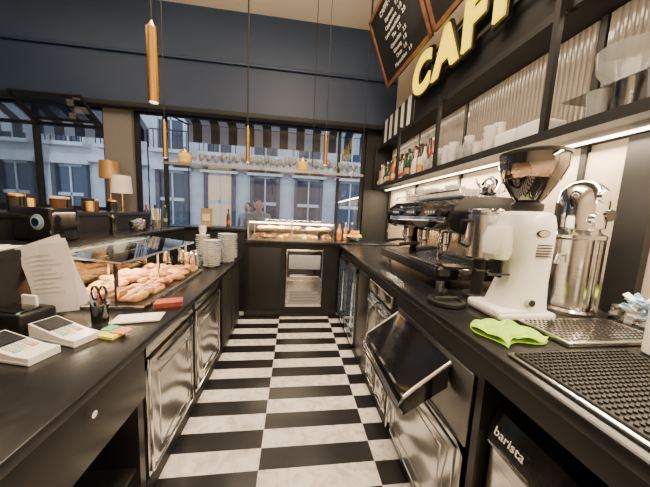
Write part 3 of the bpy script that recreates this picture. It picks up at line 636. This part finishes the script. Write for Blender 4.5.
s=B('sugar_bowl'); s.openlathe((-1.5,2.65,1.252),[(.001,.002),(.06,0),(.075,.05),(.08,.09),(.076,.09),(.06,.02),(.001,.01)],GLJ,20)
for q in range(34): s.at((-1.5+R(-.04,.04),2.65+R(-.04,.04),1.28+R(0,.08)),R(0,3),R(-1,1),R(-1,1)); s.box(-.025,.025,-.01,.01,-.002,.002,random.choice([PAPER,BLUEP,LAB[0],LAB[1]]))
s.at(); s.done()
s=B('pepper_mill'); s.lathe((-1.5,2.30,1.252),[(.028,0),(.03,.02),(.02,.06),(.022,.12),(.028,.14),(.02,.155),(.016,.165),(.022,.18),(.001,.20)],BLKG,18); s.done()
c=B('back_sideboard'); c.box(-3.3,-.70,3.72,4.14,0,1.20,BLKM); c.box(-3.32,-.68,3.70,4.15,1.20,1.24,BLKT,.004); c.done()
b=B('paper_bag'); b.at((-1.28,3.9,1.242),.2); b.prism([(-.07,-.04,0),(.07,-.04,0),(.075,-.015,.26),(-.075,-.015,.26)],(0,.08,0),BAGB); b.box(-.05,.05,-.046,-.036,.08,.18,LAB[0]); b.at(); b.done()
for (x,y,m1,zt) in ((-2.42,3.92,SHADE,.42),(-2.62,4.0,GSHADE,.62)):
    t=B('table_lamp'); t.cyl((x,y,1.242),.07,.02,BRASS,bev=.004); t.cyl((x,y,1.26),.012,zt-.02,BRASS); t.openlathe((x,y,1.24+zt),[(.12,0),(.11,.24)],m1,28); t.ball((x,y,1.24+zt+.09),.035,LEDW); t.done()
bt=B('wine_bottle_group')
for q,x in enumerate((-2.1,-2.0,-1.88,-.98)): bottle(bt,x,3.95+R(-.05,.05),1.242,[BOTC[5],BOTC[1],BOTC[4],BOTC[0]],s=R(.75,.9))
bt.done()
h=B('hanging_glass_shelf'); h.box(-1.62,.92,3.40,3.68,2.03,2.045,GLJ); h.box(-1.62,.92,3.395,3.405,2.022,2.052,STEEL); h.box(-1.62,.92,3.675,3.685,2.025,2.05,STEEL)
for x in (-1.60,-.62,.22,.90): h.tube([(x,3.42,2.02),(x,3.42,4.39)],.005,BLKM,6)
h.done()
def goblet(b,x,y,z,s): b.at((x,y,z),sc=s); b.openlathe((0,0,0),[(.03,0),(.03,.003),(.004,.008),(.004,.07),(.03,.10),(.036,.14),(.030,.18),(.028,.18),(.033,.14),(.027,.105),(.001,.08)],GLS,14); b.at()
gg=B('stemware_row'); x=-1.28
while x<.85:
    if min(abs(x+1.42),abs(x-.10))>.12:
        goblet(gg,x,3.48,2.047,R(.7,1.0))
        if min(abs(x+.04+1.42),abs(x+.04-.10))>.12: goblet(gg,x+.04,3.60,2.047,R(.7,1.05))
    x+=.09
gg.done()
for x in (-1.42,.10):
    p=B('lidded_glass_jar'); p.lathe((x,3.54,2.047),[(.05,0),(.080,.03),(.085,.10),(.055,.15)],PUMP,20); p.lathe((x,3.54,2.198),[(.058,0),(.05,.02),(.015,.035),(.012,.05),(.02,.065),(.001,.075)],BRASS,20); p.done()
def pend(x,y,z0,z1,r=.022):
    p=B('pendant_lamp'); p.lathe((x,y,z0),[(r*.85,.004),(r,0),(r,z1-z0-.01),(r*.6,z1-z0),(.004,z1-z0+.02)],BRASS,24); p.cyl((x,y,z0+.0005),r*.7,.006,LEDW); p.tube([(x,y,z1),(x,y,4.385)],.004,BLKM,6); p.cyl((x,y,4.37),.04,.029,BLKM); p.done()
    ld=bpy.data.lights.new('spot','SPOT'); ld.energy=16; ld.color=(1,.82,.6); ld.spot_size=1.7; ld.shadow_soft_size=.02; lo=bpy.data.objects.new('pendant_light',ld); lo.location=(x,y,z0-.01); bpy.context.scene.collection.objects.link(lo)
pend(-.625,1.25,1.95,2.26,.022); pend(-1.31,2.8,1.99,2.34); pend(-.50,2.8,2.0,2.35); pend(.32,2.8,2.03,2.36)
s=B('track_spotlight'); s.box(-.8,.9,2.6,2.63,4.36,4.399,BLKM); s.tube([(.0,2.61,4.36),(.0,2.61,4.28)],.01,BLKM); s.tube([(-.06,2.58,4.27),(.08,2.66,4.20)],.035,BLKM,16); s.done()
# ------------------------------------------------------------ lights
def area(name,loc,rot,sx,sy,e,col):
    ld=bpy.data.lights.new(name,'AREA'); ld.shape='RECTANGLE'; ld.size=sx; ld.size_y=sy; ld.energy=e; ld.color=col
    o=bpy.data.objects.new(name,ld); o.location=loc; o.rotation_euler=rot; bpy.context.scene.collection.objects.link(o); return o
area('ceiling_light',(-.2,.9,4.3),(0,0,0),1.4,2.6,235,(1,.79,.56))
area('dining_light',(-3.4,1.5,4.3),(0,0,0),2,3,55,(1,.79,.56))
area('ceiling_fill_uplight',(-.8,1.6,3.35),(math.pi,0,0),3.5,2.5,75,(1,.80,.56))  # added fill aimed up to brighten the ceiling
area('shelf_led_light',(1.50,1.7,1.92),(0,math.radians(12),0),.05,4.6,100,(1,.79,.53))
area('upper_shelf_fill_light',(1.42,1.7,2.585),(0,math.radians(-15),0),.05,4.6,14,(1,.80,.56))  # added fill for ribbed glass and glassware; no strip under this shelf
area('case_led_light',(-1.2,1.95,1.185),(0,math.radians(-20),0),.05,.9,14,(1,.80,.52))
area('cake_led_light',(0,3.60,1.34),(math.radians(25),0,0),1.1,.05,26,(1,.80,.48))
w=bpy.data.worlds.new('dusk'); bpy.context.scene.world=w; w.use_nodes=True
nn=w.node_tree.nodes; ll=w.node_tree.links; bg=nn['Background']; bg.inputs[0].default_value=(.58,.74,1,1); bg.inputs[1].default_value=2.7
# ------------------------------------------------------------ camera
ey=V((-31,-31,250)).normalized(); ed=V((-98,2114,250)); ed=(ed-ed.dot(ey)*ey).normalized(); ex=ed.cross(ey)
right=V((ex.x,ey.x,-ed.x)); down=V((ex.y,ey.y,-ed.y)); fwd=V((ex.z,ey.z,-ed.z)); up=-down; back=-fwd
cd=bpy.data.cameras.new('camera'); cd.sensor_width=36; cd.lens=36*250/650; cd.clip_start=.03
co=bpy.data.objects.new('camera',cd); bpy.context.scene.collection.objects.link(co)
co.matrix_world=Mx(((right.x,up.x,back.x,0),(right.y,up.y,back.y,0),(right.z,up.z,back.z,1.5),(0,0,0,1)))
bpy.context.scene.camera=co
